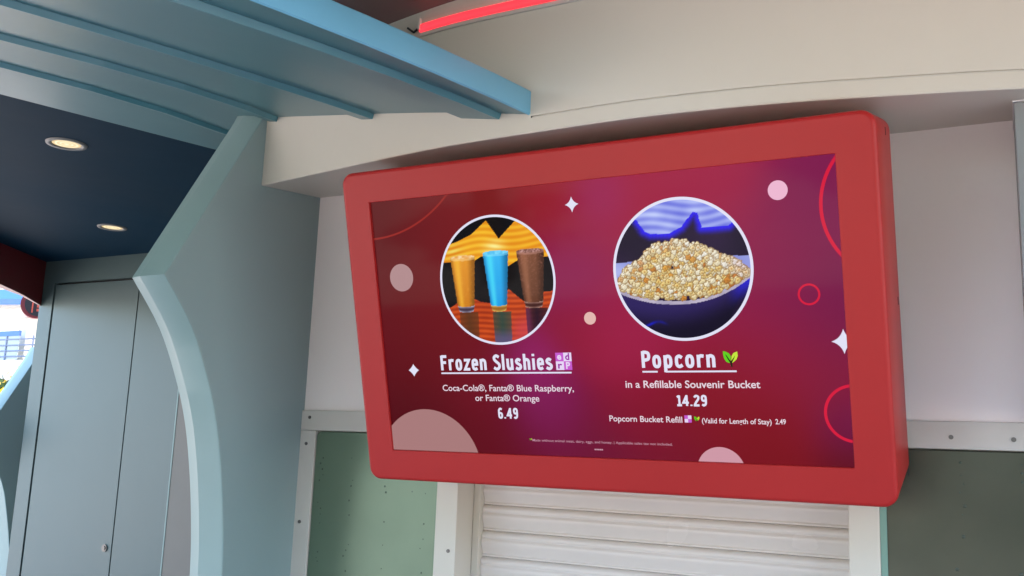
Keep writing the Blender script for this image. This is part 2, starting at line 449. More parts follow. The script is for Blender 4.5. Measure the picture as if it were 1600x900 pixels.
cols = []      # (x function, dz, end y)
RD = .016
def addrib(f, o1, o2, ye):
    cols.append((lambda y, f=f: f(y) - o1, 0, ye)); cols.append((lambda y, f=f: f(y) - o2, -RD, ye)); cols.append((lambda y, f=f: f(y) - .006, -RD, ye)); cols.append((f, -RD, ye)); cols.append((lambda y, f=f: f(y) + .006, 0, ye))
can = thing('teal_canopy', 'teal canopy with stepped underside panels and a light blue edge board', 'canopy', (0, 0, 2.5))
ys = [0, .08, .16, .24, .32, .40, .5, .6, .72, .86, 1.0]
def col_pts(f, dz, ye, ystart=-2.6):
    out = []
    for t in ys:
        y = ye + (ystart - ye) * t; x = f(y); out.append((x, y, pz(x, y) + dz - 2.5))
    return out
nav = []
for t in ys:
    y = .90 + (-2.6 - .90) * t; nav.append((cN(y), y, .300))
cols = []
addrib(cD, .05, .02, .90); addrib(cC, .07, .035, .16); addrib(cB, .10, .05, .04); addrib(cA, .15, .12, -.05)
cols.append((lambda y: cf(y), 0, -.05))
# each panel strip between ribs is a part
strips = [(None, 4), (3, 8), (7, 12), (11, 17)]
allr = [nav] + [col_pts(*c_) for c_ in cols]
mid = [tuple((Vector(a_) * (3 - k_) + Vector(b2) * k_) / 3) for k_ in (1, 2) for a_, b2 in zip(allr[0], allr[1])]
n_ = len(allr[0])
bm = bmesh.new(); loft(bm, [allr[0], mid[:n_], mid[n_:], allr[1], allr[2], allr[3]]); o = obj('underside_panel', bm, M['teal'], can); shade_auto(o, 15)
for a_, b2 in [(5, 8), (10, 13), (15, 18)]:
    bm = bmesh.new(); loft(bm, allr[a_:b2 + 1]); obj('underside_panel', bm, M['teal'], can)
bm = bmesh.new(); loft(bm, allr[20:22]); obj('underside_panel', bm, M['teal'], can)
for a_ in (3, 8, 13, 18):
    bm = bmesh.new(); loft(bm, allr[a_:a_ + 3]); obj('rib', bm, M['rib'], can)
bm = bmesh.new()
ed = [Vector(q) for q in allr[-1]]
H_ = .062
rows = [[tuple(v + Vector((0, 0, .0))) for v in ed], [tuple(v + Vector((.003, 0, -.003))) for v in ed], [tuple(v + Vector((.007, 0, 0))) for v in ed], [tuple(v + Vector((.007, 0, H_ - .004))) for v in ed], [tuple(v + Vector((.003, 0, H_))) for v in ed], [tuple(v + Vector((-.05, 0, H_ + .004))) for v in ed]]
Rr = loft(bm, rows); bm.faces.new([r_[0] for r_ in Rr])
o = obj('edge_board', bm, M['sky_teal'], can); shade_auto(o, 50)
bm = bmesh.new(); loft(bm, [[(x, y, z_ + .07) for x, y, z_ in nav], [tuple(v + Vector((-.04, 0, H_ + .004))) for v in ed]]); obj('top_sheet', bm, M['teal'], can)
bm = bmesh.new(); Rr = loft(bm, [[r_[-1] for r_ in allr], [(r_[-1][0], r_[-1][1], r_[-1][2] + .065) for r_ in allr]]); obj('end_board', bm, M['sky_teal'], can)

# ------------------------------------------------------------------ navy ceiling with downlights
bm = bmesh.new()
L1 = [(cN(.90), .90), (cN(-2.6), -2.6)]
RB = [(-4.5299 + .53 * (1.4698 + 2.6), -2.6), (-4.53, 1.47), (-4.7994, 1.9788), (-5.4, 3.1)]
outl = [L1[1], L1[0], (-1.31, .91), (-1.31, 3.1), RB[3], RB[2], RB[1], (-3.3, -2.6)]
vb = [bm.verts.new((x, y, 2.80)) for x, y in outl]; vt = [bm.verts.new((x, y, 3.0)) for x, y in outl]
bm.faces.new(vb); bm.faces.new(vt)
for i in range(len(vb)): j = (i + 1) % len(vb); bm.faces.new((vb[i], vb[j], vt[j], vt[i]))
navc = tag(obj('navy_ceiling', bm, M['navy']), 'dark navy ceiling with round downlights under the canopy', 'ceiling')
bm = bmesh.new(); 
redp = [(-4.5299, 1.4698, 2.815, 2.556), (-4.62, 1.64, 2.815, 2.545), (-4.70, 1.79, 2.815, 2.533), (-4.7994, 1.9788, 2.815, 2.505), (-4.95, 2.26, 2.815, 2.46), (-5.4, 3.1, 2.815, 2.36)]
redp = [(-3.3, -2.6, 2.815, 2.60), (-3.9, .2, 2.815, 2.585)] + redp
loft(bm, [[(x, y, zt) for x, y, zt, z_ in redp], [(x, y, z_) for x, y, zt, z_ in redp], [(x - max(.012, min(.10, (1.93 - y) * .22)), y - .004, z_) for x, y, zt, z_ in redp], [(x - max(.012, min(.10, (1.93 - y) * .22)), y - .004, zt) for x, y, zt, z_ in redp]])
tag(obj('ceiling_valance', bm, M['dark_red']), 'dark red valance hanging from the edge of the navy ceiling', 'valance')
warm, nt, b = nodes('warm_lamp'); b.inputs['Base Color'].default_value = (.02, .02, .02, 1); b.inputs['Emission Color'].default_value = (1, .72, .34, 1); b.inputs['Emission Strength'].default_value = .8 * 2 ** -EXPO
hot, nt, b = nodes('lamp_core'); b.inputs['Base Color'].default_value = (.02, .02, .02, 1); b.inputs['Emission Color'].default_value = (1, .9, .6, 1); b.inputs['Emission Strength'].default_value = 1.1 * 2 ** -EXPO
def downlight(x, y, label):
    t = thing('downlight', label, 'ceiling light', (x, y, 2.80), 'round downlights in the navy ceiling')
    def ringm(r0, r1, z0, z1):
        bm = bmesh.new(); n = 40
        rows = [[(r_ * math.cos(2 * PI * i / n), r_ * math.sin(2 * PI * i / n), z_) for i in range(n)] for r_, z_ in ((r1, -.0005), (r1 - .002, z1), (r0 + .006, z1), (r0, z0), (r0 - .001, z0 + .02))]
        loft(bm, rows, closed=True); return bm
    obj('trim_ring', ringm(.056, .078, -.004, -.006), M['ring_grey'], t, smooth=True)
    bm = bmesh.new(); bmesh.ops.create_circle(bm, cap_ends=True, segments=32, radius=.0545); bmesh.ops.translate(bm, vec=(0, 0, -.0012), verts=bm.verts); obj('lamp_glass', bm, warm, t)
    bm = bmesh.new()
    n = 32
    for k_, (r0, r1) in enumerate(((.036, .043), (.019, .026), (0.0005, .010))):
        rows = [[(r_ * math.cos(2 * PI * i / n), r_ * math.sin(2 * PI * i / n), -.0025) for i in range(n)] for r_ in (r0, r1)]
        loft(bm, rows, closed=True)
    obj('lamp_rings', bm, hot, t)
downlight(-2.387, .280, 'larger round downlight nearer the front of the navy ceiling')
downlight(-3.465, 1.405, 'smaller round downlight nearer the cabinet door in the navy ceiling')

# ------------------------------------------------------------------ door wall
DY = 2.0
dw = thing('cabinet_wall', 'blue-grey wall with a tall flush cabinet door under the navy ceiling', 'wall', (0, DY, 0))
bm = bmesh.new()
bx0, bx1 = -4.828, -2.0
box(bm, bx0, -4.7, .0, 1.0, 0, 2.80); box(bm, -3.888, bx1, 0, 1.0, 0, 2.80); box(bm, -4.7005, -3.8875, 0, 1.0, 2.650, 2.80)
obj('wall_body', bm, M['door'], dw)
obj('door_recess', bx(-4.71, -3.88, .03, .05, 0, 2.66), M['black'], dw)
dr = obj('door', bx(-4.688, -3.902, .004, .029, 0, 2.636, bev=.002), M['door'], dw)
bm = bmesh.new(); cyl(bm, (-3.955, .006, 1.0), (-3.955, -.004, 1.0), .022, 20); cyl(bm, (-3.955, -.003, 1.0), (-3.955, -.009, 1.0), .012, 16); obj('lock', bm, M['screw'], dr)
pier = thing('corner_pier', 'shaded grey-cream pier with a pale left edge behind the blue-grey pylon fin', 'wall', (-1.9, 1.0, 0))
obj('body', bx(-.50, .59, .0, .99, 0, 2.79), paint('shaded_cream_paint', (.17, .155, .135), .5, grime=.1), pier)  # cream pier, its shade put into a darker base colour
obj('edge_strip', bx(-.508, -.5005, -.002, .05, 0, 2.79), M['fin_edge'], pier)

# round sign hanging behind the wall edge
sg = thing('round_sign', 'small round dark red sign with gold marks at the wall edge', 'sign', (-5.84, 2.7, 2.657))
q = (Vector((.9183, -2.1219, 0)) - Vector((-5.84, 2.7, 0))).normalized()
sg.rotation_euler = (0, 0, math.atan2(q.y, q.x) + PI / 2)
bm = bmesh.new(); cyl(bm, (0, -.03, 0), (0, .05, 0), .112, 40); obj('rim', bm, M['dark_red'], sg)
bm = bmesh.new(); cyl(bm, (0.012, -.036, 0), (0.012, -.029, 0), .094, 40); obj('face', bm, M['black'], sg)
gold = paint('gold_red_lettering', (.55, .09, .05), .4, bump=0)
bm = bmesh.new()
for zz in (-.045, -.015, .015, .045):
    box(bm, .005, .025, -.040, -.0362, zz - .011, zz + .009); box(bm, .033, .06, -.040, -.0362, zz - .007, zz + .010)
box(bm, -.03, -.02, -.040, -.0362, -.07, .07)
obj('lettering', bm, gold, sg)
obj('hanger', bx(-.01, .01, -.01, .01, .112, .145), M['dark_red'], sg)

# ------------------------------------------------------------------ distant elevated platform seen at the left edge
pl = thing('elevated_platform', 'distant white elevated platform with a blue roof edge and railing', 'building', (-20, 12, 0))
ux = Vector((1, 0, 0))
def pbox(name, x0, x1, y0, y1, z0, z1, m, bev=0): return obj(name, bx(x0 + 20, x1 + 20, y0 - 12, y1 - 12, z0, z1, bev=bev), m, pl)
pbox('roof', -27, -15, 12.0, 16.5, 4.60, 4.66, M['lilac_white'])
bm = bmesh.new(); loft(bm, [[(-7, -.3, 4.97), (5, -.3, 4.55)], [(-7, 0, 5.25), (5, 0, 4.83)], [(-7, 4, 5.25), (5, 4, 4.83)]]); obj('roof_sheet', bm, M['blue'], pl)
bm = bmesh.new(); loft(bm, [[(-7, -.3, 4.97), (5, -.3, 4.55)], [(-7, -.28, 4.84), (5, -.28, 4.42)]]); obj('roof_edge', bm, M['blue'], pl)
pbox('roof_beam', -27, -15, 12.3, 12.6, 4.38, 4.60, M['lilac_white'])
for x in (-20.1, -23.5, -26.4): pbox('column', x, x + .28, 12.5, 12.78, 3.3, 4.4, M['lilac_white'])
pbox('deck', -27, -15, 12, 16, 2.90, 3.24, M['white'], .02)
pbox('deck_edge', -27, -15, 11.9, 12.0, 3.18, 3.31, M['white'])
for x in (-26, -22, -16.5): pbox('support', x, x + .5, 13, 13.5, 0, 2.9, M['lilac_white'])
rail_m = paint('railing_blue_grey', (.16, .20, .30), .4, bump=0)
for z_ in (3.42, 3.55, 3.68, 3.82): 
    bm = bmesh.new(); cyl(bm, (-7, .05, z_), (5, .05, z_), .016, 8); obj('railing', bm, rail_m, pl)
for i in range(12):
    bm = bmesh.new(); cyl(bm, (-6.5 + i * .95, .05, 3.3), (-6.5 + i * .95, .05, 3.9), .02, 8); obj('railing_post', bm, rail_m, pl)
gl = paint('tinted_panel', (.28, .33, .36), .15, bump=0)
pbox('glass_panel', -23, -19.42, 12.06, 12.08, 3.34, 3.90, gl); pbox('panel_cap', -23, -19.42, 12.04, 12.10, 3.90, 4.02, M['blue'])

# ------------------------------------------------------------------ plants
def leafmat(name, c1, c2):
    m, nt, b = nodes(name); N = nt.nodes; L = nt.links
    oi = N.new('ShaderNodeNewGeometry'); mr = N.new('ShaderNodeMix'); mr.data_type = 'RGBA'
    L.new(oi.outputs['Random Per Island'], mr.inputs[0]); mr.inputs[6].default_value = (*c1, 1); mr.inputs[7].default_value = (*c2, 1)
    L.new(mr.outputs[2], b.inputs['Base Color']); b.inputs['Roughness'].default_value = .55
    return m
leaf_g = leafmat('leaf_green', (.025, .055, .015), (.07, .13, .03)); leaf_y = leafmat('yellow_petals', (.65, .42, .02), (.9, .7, .05))
bark = paint('bark', (.10, .07, .05), .9, bump=.05)
def leaves(bm, c, rx, rz, n, s, seed):
    rnd = random.Random(seed)
    cl = [(Vector((rnd.uniform(-1, 1) * rx, rnd.uniform(-1, 1) * rx, rnd.uniform(-1, 1) * rz)), rnd.uniform(.25, .5)) for _ in range(16)]
    for _ in range(n):
        o_, rr = rnd.choice(cl); d = Vector((rnd.gauss(0, 1), rnd.gauss(0, 1), rnd.gauss(0, 1))).normalized() * rr * rx * rnd.random() ** .4
        p_ = Vector(c) + o_ + d
        a = Vector((rnd.gauss(0, 1), rnd.gauss(0, 1), rnd.gauss(0, .6))).normalized(); b2 = a.cross(Vector((rnd.gauss(0, 1), rnd.gauss(0, 1), rnd.gauss(0, 1)))).normalized()
        k_ = s * rnd.uniform(.6, 1.3)
        bm.faces.new([bm.verts.new(p_ - a * k_), bm.verts.new(p_ + b2 * k_ * .45), bm.verts.new(p_ + a * k_), bm.verts.new(p_ - b2 * k_ * .45)])
def tree(x, y, h, r, label, seed, n=3500, s=.12, group='trees around the plaza'):
    t = thing('tree', label, 'tree', (x, y, 0), group)
    bm = bmesh.new(); cyl(bm, (0, 0, 0), (.1, .05, h * .55), .16, 12, .09)
    rnd = random.Random(seed)
    for k_ in range(6):
        a = rnd.uniform(0, 2 * PI); cyl(bm, (.08, .04, h * (.35 + .03 * k_)), (math.cos(a) * r * .7, math.sin(a) * r * .7, h * rnd.uniform(.6, .85)), .06, 8, .02)
    obj('trunk', bm, bark, t)
    bm = bmesh.new(); leaves(bm, (0, 0, h * .72), r, h * .22, n, s, seed)
    me = bpy.data.meshes.new('crown'); bm.to_mesh(me); bm.free(); o = bpy.data.objects.new('crown', me); C.objects.link(o); me.materials.append(leaf_g); o.parent = t
tree(-17.9, 11.0, 2.7, 1.3, 'dark leafy tree under the distant white platform', 3, 5000, .10)
t = thing('flowering_shrub', 'yellow flowering shrub below the distant dark tree', 'shrub', (-16.8, 10.0, .7))
bm = bmesh.new(); leaves(bm, (0, 0, 1.1), 1.0, .8, 1800, .07, 5); o = obj('foliage', bm, leaf_g, t)
bm = bmesh.new(); leaves(bm, (0, -.15, 1.25), 1.0, .85, 2600, .07, 6); o = obj('flowers', bm, leaf_y, t)
wl = tag(obj('low_wall', bx(-26, -17.0, 11.0, 11.3, 0, .55, bev=.02), M['white']), 'low white planter wall at the far left, in the sun', 'wall')

# dark clipped hedge added out of view, a dark reflection for the green panels
hd = thing('unseen_hedge', 'long dark hedge added behind the viewer as a dark reflection', 'unseen_hedge', (2.5, -8.6, 0))
bm = bmesh.new(); rnd = random.Random(9)
for _ in range(9000):
    p_ = Vector((rnd.uniform(-3.2, 5), rnd.uniform(-.5, .5), rnd.uniform(.02, 2.3 + .25 * math.sin(_ * .01))))
    a = Vector((rnd.gauss(0, 1), rnd.gauss(0, 1), rnd.gauss(0, 1))).normalized() * .10; b2 = a.cross(Vector((rnd.gauss(0, 1), rnd.gauss(0, 1), rnd.gauss(0, 1)))).normalized() * .05
    bm.faces.new([bm.verts.new(p_ - a), bm.verts.new(p_ + b2), bm.verts.new(p_ + a), bm.verts.new(p_ - b2)])
me = bpy.data.meshes.new('foliage'); bm.to_mesh(me); bm.free(); o = bpy.data.objects.new('foliage', me); C.objects.link(o); me.materials.append(leaf_g); o.parent = hd
obj('branches', bx(-3.1, 4.9, -.3, .3, 0, 2.0), bark, hd)
# unseen trees added across the plaza to darken reflections in screen and green panels
tree(3.2, -9.5, 5.5, 2.2, 'unseen tree added across the plaza, a dark reflection for the green sheet', 11, 3000, .16)
tree(.2, -11.5, 6.0, 2.4, 'taller unseen tree added behind the viewer for dark reflections', 12, 3000, .17)
tree(-3.6, -6.0, 3.6, 1.15, 'small unseen tree across the plaza, placed to darken the display reflection', 13, 2200, .13)
tree(6.6, -8.0, 5.0, 2.0, 'rightmost unseen tree added across the plaza for dark reflections', 14, 3000, .16)

# ------------------------------------------------------------------ the menu display
TILT = math.radians(15.435)
disp = thing('menu_display', 'red framed digital menu display tilted forward from the kiosk wall', 'menu screen', (0, 0, 1.975))
disp.rotation_euler = (TILT, 0, 0)
W2, H2, BZ, DP = .605, .3403, .0852, .2669
def rrect(hw, hh, r, y, n=8):
    pts = []
    for sx, sz, a0 in ((1, 1, 0), (-1, 1, 90), (-1, -1, 180), (1, -1, 270)):
        for k_ in range(n + 1):
            a = math.radians(a0 + 90 * k_ / n); pts.append((sx * (hw - r) + r * math.cos(a), y, sz * (hh - r) + r * math.sin(a)))
    return pts
ow, oh, cr_ = W2 + BZ, H2 + BZ, .034
SD = .0075
rows = [rrect(W2 + .0005, H2 + .0005, .002, SD + .02), rrect(W2, H2, .002, SD - .001), rrect(W2, H2, .002, .0012), rrect(W2 + .0012, H2 + .0012, .002, 0), rrect(ow - .010, oh - .010, cr_ - .010, 0)]
for a in (22, 45, 68, 90):
    a = math.radians(a); rows.append(rrect(ow - .010 + .010 * math.sin(a), oh - .010 + .010 * math.sin(a), cr_ - .010 + .010 * math.sin(a), .010 - .010 * math.cos(a)))
rows += [rrect(ow, oh, cr_, DP - .006), rrect(ow - .003, oh - .003, cr_, DP)]
bm = bmesh.new(); Rr = loft(bm, rows, closed=True); bm.faces.new(Rr[-1])
hs = obj('housing', bm, M['red'], disp); shade_auto(hs, 40)
for p_ in hs.data.polygons:
    if p_.normal.y < -.999: p_.use_smooth = False
for y, z_ in ((.168, .385), (.228, -.003), (.24, -.409)):
    obj('fixing_slot', bx(ow - .001, ow + .0008, y - .0035, y + .0035, z_ - .009, z_ + .009, bev=.0004), M['black'], hs)
obj('wall_bracket', bx(-.25, .25, DP - .01, DP + .10, -.10, .10), M['trim'], disp)

def lerp(a, b_, t): return [a[i] + (b_[i] - a[i]) * t for i in range(3)]
def sstep(a, b_, x):
    t = max(0, min(1, (x - a) / (b_ - a))); return t * t * (3 - 2 * t)
# background: crimson with purple and dark red drifts, mauve glass reflections painted in (linear RGB from sRGB)
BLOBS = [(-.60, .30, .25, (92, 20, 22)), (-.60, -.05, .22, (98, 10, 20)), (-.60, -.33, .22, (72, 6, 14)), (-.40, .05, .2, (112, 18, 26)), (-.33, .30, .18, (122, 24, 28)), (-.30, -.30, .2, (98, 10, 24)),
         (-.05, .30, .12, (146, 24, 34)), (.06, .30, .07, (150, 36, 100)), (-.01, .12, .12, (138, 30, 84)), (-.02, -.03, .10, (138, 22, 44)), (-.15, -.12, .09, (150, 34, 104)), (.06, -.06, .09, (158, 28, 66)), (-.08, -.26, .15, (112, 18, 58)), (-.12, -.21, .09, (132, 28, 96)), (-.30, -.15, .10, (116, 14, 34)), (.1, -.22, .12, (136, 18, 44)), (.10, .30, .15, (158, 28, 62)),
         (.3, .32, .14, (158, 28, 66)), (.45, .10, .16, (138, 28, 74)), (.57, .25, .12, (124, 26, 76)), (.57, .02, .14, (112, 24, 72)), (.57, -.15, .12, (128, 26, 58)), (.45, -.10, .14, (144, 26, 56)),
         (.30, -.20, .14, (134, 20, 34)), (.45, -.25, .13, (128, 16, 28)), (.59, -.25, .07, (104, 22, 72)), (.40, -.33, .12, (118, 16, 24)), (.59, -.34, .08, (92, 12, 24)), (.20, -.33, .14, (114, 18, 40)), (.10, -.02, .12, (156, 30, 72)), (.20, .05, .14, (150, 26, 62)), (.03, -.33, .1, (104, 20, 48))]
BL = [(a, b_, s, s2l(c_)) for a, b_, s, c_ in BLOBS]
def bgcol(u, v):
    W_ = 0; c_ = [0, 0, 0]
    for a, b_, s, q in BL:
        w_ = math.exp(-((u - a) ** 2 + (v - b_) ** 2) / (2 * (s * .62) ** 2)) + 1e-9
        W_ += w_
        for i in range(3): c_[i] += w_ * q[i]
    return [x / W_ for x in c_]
def grid_mesh(name, nu, nv, u0, u1, v0, v1, fn, y, mat, parent, keep=None):
    verts = []; cols_ = []; faces = []
    for j in range(nv + 1):
        for i in range(nu + 1):
            u = u0 + (u1 - u0) * i / nu; v = v0 + (v1 - v0) * j / nv
            verts.append((u, y, v)); cols_.append(fn(u, v))
    for j in range(nv):
        for i in range(nu):
            if keep:
                u = u0 + (u1 - u0) * (i + .5) / nu; v = v0 + (v1 - v0) * (j + .5) / nv
                if not keep(u, v): continue
            a = j * (nu + 1) + i; faces.append((a, a + 1, a + nu + 2, a + nu + 1))
    me = bpy.data.meshes.new(name); me.from_pydata(verts, [], faces); me.update()
    at = me.color_attributes.new('Col', 'FLOAT_COLOR', 'POINT')
    flat = []
    for c_ in cols_: flat += [c_[0], c_[1], c_[2], 1.0]
    at.data.foreach_set('color', flat)
    o = bpy.data.objects.new(name, me); C.objects.link(o); me.materials.append(mat); o.parent = parent
    return o
VC = emit_vc('display_picture', 1.0)
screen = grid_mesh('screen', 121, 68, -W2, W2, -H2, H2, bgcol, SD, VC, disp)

def inside(u, v): return abs(u) <= W2 and abs(v) <= H2
def clip_poly(pts):
    def cl(P, ax, lim, sgn):
        out = []
        for i in range(len(P)):
            a = P[i]; b2 = P[(i + 1) % len(P)]
            ia = sgn * a[ax] <= lim; ib = sgn * b2[ax] <= lim
            if ia: out.append(a)
            if ia != ib:
                t = (sgn * lim - a[ax]) / (b2[ax] - a[ax]); out.append((a[0] + (b2[0] - a[0]) * t, a[1] + (b2[1] - a[1]) * t))
        return out
    for ax, lim in ((0, W2 - .0005), (1, H2 - .0005)):
        for s in (1, -1):
            pts = cl(pts, ax, lim, s)
            if len(pts) < 3: return []
    return pts
LY = [SD - .0006]
def flat(name, polys, mat, y=None, parent=screen):
    bm = bmesh.new(); yy = LY[0] if y is None else y
    for P in polys:
        P = clip_poly(P)
        if len(P) >= 3: bm.faces.new([bm.verts.new((a, yy, b2)) for a, b2 in P])
    return obj(name, bm, mat, parent)
def disc(cx, cy, r, n=72): return [(cx + r * math.cos(2 * PI * i / n), cy + r * math.sin(2 * PI * i / n)) for i in range(n)]
def ring(cx, cy, r0, r1, n=120):
    out = []
    for i in range(n):
        a, b2 = 2 * PI * i / n, 2 * PI * (i + 1) / n
        out.append([(cx + r1 * math.cos(a), cy + r1 * math.sin(a)), (cx + r1 * math.cos(b2), cy + r1 * math.sin(b2)), (cx + r0 * math.cos(b2), cy + r0 * math.sin(b2)), (cx + r0 * math.cos(a), cy + r0 * math.sin(a))])
    return out
def star(cx, cy, rx, ry, q=.22):
    out = []
    for k_ in range(4):
        a0 = k_ * PI / 2
        p0 = (cx + rx * math.cos(a0), cy + ry * math.sin(a0)); p1 = (cx + rx * math.cos(a0 + PI / 2), cy + ry * math.sin(a0 + PI / 2))
        m_ = (cx + q * rx * (math.cos(a0) + math.cos(a0 + PI / 2)), cy + q * ry * (math.sin(a0) + math.sin(a0 + PI / 2)))
        for j in range(6):
            t = j / 6; out.append(((1 - t) ** 2 * p0[0] + 2 * t * (1 - t) * m_[0] + t * t * p1[0], (1 - t) ** 2 * p0[1] + 2 * t * (1 - t) * m_[1] + t * t * p1[1]))
    return out
E = lambda n, c_, k=1: emit(n, s2l(c_), k)
pale = E('display_pale_pink', (222, 170, 178)); pale_dim = E('display_dusty_pink', (168, 122, 122)); pale_b = E('display_bright_pink', (236, 182, 208))
redl = E('display_red_line', (214, 28, 62)); redd = E('display_dim_red_line', (150, 40, 34)); white = E('display_white', (226, 226, 246)); white2 = E('display_soft_white', (232, 214, 226))
# dots
flat('dot', [disc(-.526, .132, .037)], E('display_grey_pink', (176, 138, 140)))
flat('dot', [disc(.011, .0055, .0155)], E('d_p2', (226, 184, 176)))
flat('dot', [disc(.4795, .274, .0215)], pale_b)
flat('large_dot', [disc(-.49, -.386, .160)], pale_dim)
flat('large_dot', [disc(.309, -.361, .0568)], E('d_p3', (206, 152, 166)))
flat('ring', ring(.5315, .042, .0195, .0240), redl)
flat('ring', ring(.735, .228, .163, .1705), redl)
flat('ring', ring(.612, -.2215, .0585, .0650), redl)
flat('ring', ring(-.61, .60, .3565, .3615, 200), redd)
flat('star', [star(-.013, .285, .018, .0195)], white)
flat('star', [star(-.5145, -.1195, .0165, .017, .36)], white)
flat('star', [star(.598, -.063, .026, .0275)], white)

# ---- picture of three slushies
R1 = .163; C1 = (-.2385, .1115); C2 = (.2485, .1125)
def inpoly(x, y, P):
    r_ = False; n = len(P)
    for i in range(n):
        x1, y1 = P[i]; x2, y2 = P[(i + 1) % n]
        if (y1 > y) != (y2 > y) and x < (x2 - x1) * (y - y1) / (y2 - y1) + x1: r_ = not r_
    return r_
rn = random.Random(4)
_h = [[rn.random() for _ in range(64)] for _ in range(64)]
def vn(x, y):
    xi, yi = math.floor(x), math.floor(y); fx, fy = x - xi, y - yi; fx = fx * fx * (3 - 2 * fx); fy = fy * fy * (3 - 2 * fy)
    g = lambda i, j: _h[i % 64][j % 64]
    return (g(xi, yi) * (1 - fx) + g(xi + 1, yi) * fx) * (1 - fy) + (g(xi, yi + 1) * (1 - fx) + g(xi + 1, yi + 1) * fx) * fy
BAND = [(-1.2, .50), (-.90, .60), (-.72, .64), (-.45, .74), (-.19, .94), (-.08, .80), (.04, .64), (.15, .74), (.33, .90), (.5, .85), (.83, .55), (1.2, .5), (1.2, .31), (.97, .32), (.78, .32), (.5, .30), (.35, .28), (.2, .20), (.1, .30), (0, .42), (-.28, .38), (-.45, .29), (-.6, .33), (-.9, .33), (-1.2, .32)]
LOW = [(-1.2, -.45), (-.82, -.40), (-.70, -.33), (-.42, -.27), (-.28, -.33), (-.1, -.36), (.10, -.25), (.22, -.15), (.36, -.26), (.48, -.35), (.7, -.3), (.83, -.22), (1.2, -.20), (1.2, -1.2), (-1.2, -1.2)]
GL = [((-.80, -.35, .39), (-.735, -.43, -.38), (228, 150, 40), (196, 116, 18)), ((-.20, .25, .43), (-.135, .155, -.385), (60, 185, 245), (18, 150, 225)), ((.39, .865, .425), (.455, .785, -.35), (128, 80, 56), (88, 48, 30))]
def slush(u, v):
    x, y = (u - C1[0]) / R1, (v - C1[1]) / R1
    c_ = (10, 8, 12); xg = x; x = x - .10 * y
    if inpoly(x, y, BAND):
        s = .5 + .5 * math.sin(y * 62 + 2.2 * math.sin(x * 5.0) + 1.5 * vn(x * 3, y * 3))
        m_ = vn(x * 4 + 9, y * 4)
        c_ = lerp((222, 130, 14), (252, 200, 50), s * .55 + m_ * .35)
        hl = math.exp(-((x + .04) ** 2 / .035 + (y - .52) ** 2 / .012)); c_ = lerp(c_, (252, 240, 150), min(1, hl * (.5 + .5 * s)))
        hl = math.exp(-((x + .78) ** 2 / .03 + (y - .48) ** 2 / .012)); c_ = lerp(c_, (240, 230, 120), min(1, hl * .8 * s))
    elif inpoly(x, y, LOW):
        s = .5 + .5 * math.sin(y * 75 + 2 * math.sin(x * 4))
        c_ = lerp((150, 44, 14), (214, 84, 30), s * .7 + .3 * vn(x * 5, y * 5))
        c_ = lerp(c_, (206, 66, 84), sstep(.05, .5, x) * sstep(-.4, -.8, y) * .7)
    x = xg
    for gi, ((xl, xr, yt), (bl, br, yb), ca, cb) in enumerate(GL):
        t = max(0, min(1, (yt - y) / (yt - yb))); gh = .085
        a = xl + (bl - xl) * t; b2 = xr + (br - xr) * t
        if y < yb: a, b2 = bl + .02 * (yb - y) / gh, br - .02 * (yb - y) / gh
        e = (x - a) / (b2 - a)
        if 0 <= e <= 1:
            cur_ = (1 - (2 * e - 1) ** 2) ** .5; top = yt + .030 * cur_; bot = yb - gh - .028 * cur_; liq = yb - .024 * cur_
            if bot <= y <= top:
                n_ = vn(x * 30, y * 30); n2 = vn(x * 60 + 7, y * 60)
                if y >= liq:
                    c_ = lerp(ca, cb, t * .75)
                    c_ = lerp(c_, [q * .62 for q in cb], sstep(.62, 1.0, e) * .8 + sstep(.16, 0, e) * .5)      # rounded side of the glass in the pictured drink
                    c_ = lerp(c_, [min(255, q * 1.25 + 14) for q in ca], .55 * math.exp(-((e - .26) / .13) ** 2))
                    if gi == 2: c_ = lerp(c_, (186, 124, 110), max(0, n2 - .6) * 1.3 * (1 - t * .6))
                    if gi == 0: c_ = lerp(c_, (252, 190, 90), max(0, n2 - .6) * .5)
                    rim = yt - .030 * cur_
                    if y > rim:
                        c_ = (lerp((228, 150, 60), (250, 226, 180), n_), lerp((80, 190, 240), (130, 222, 255), n_), lerp((96, 56, 44), (206, 158, 150), n2))[gi]
                    elif y > rim - .03: c_ = lerp(c_, ((250, 216, 160), (150, 226, 255), (190, 140, 130))[gi], .5)
                else:
                    k = (liq - y) / max(.01, liq - bot)
                    c_ = lerp(((60, 44, 60), (150, 96, 30), (60, 26, 22))[gi], ((210, 214, 238), (246, 216, 120), (214, 176, 160))[gi], abs(2 * k - 1) ** 1.4 * .9 * (.55 + .45 * abs(2 * e - 1)))
        if y < yb - .115:
            a = bl + .02; b2 = br + .04 + (-.9 - y) * -.05
            if a <= x <= b2:
                c_ = lerp(c_, ((84, 50, 24), (36, 72, 66), (26, 14, 34))[gi], .88 - .25 * abs(2 * (x - a) / (b2 - a) - 1))
                c_ = lerp(c_, (96, 84, 128), sstep(-.72, -.95, y) * (gi == 1) * .8); c_ = lerp(c_, (110, 50, 90), sstep(.60, .50, x) * (gi == 2) * .6)
    return s2l([max(0, min(255, q)) for q in c_])
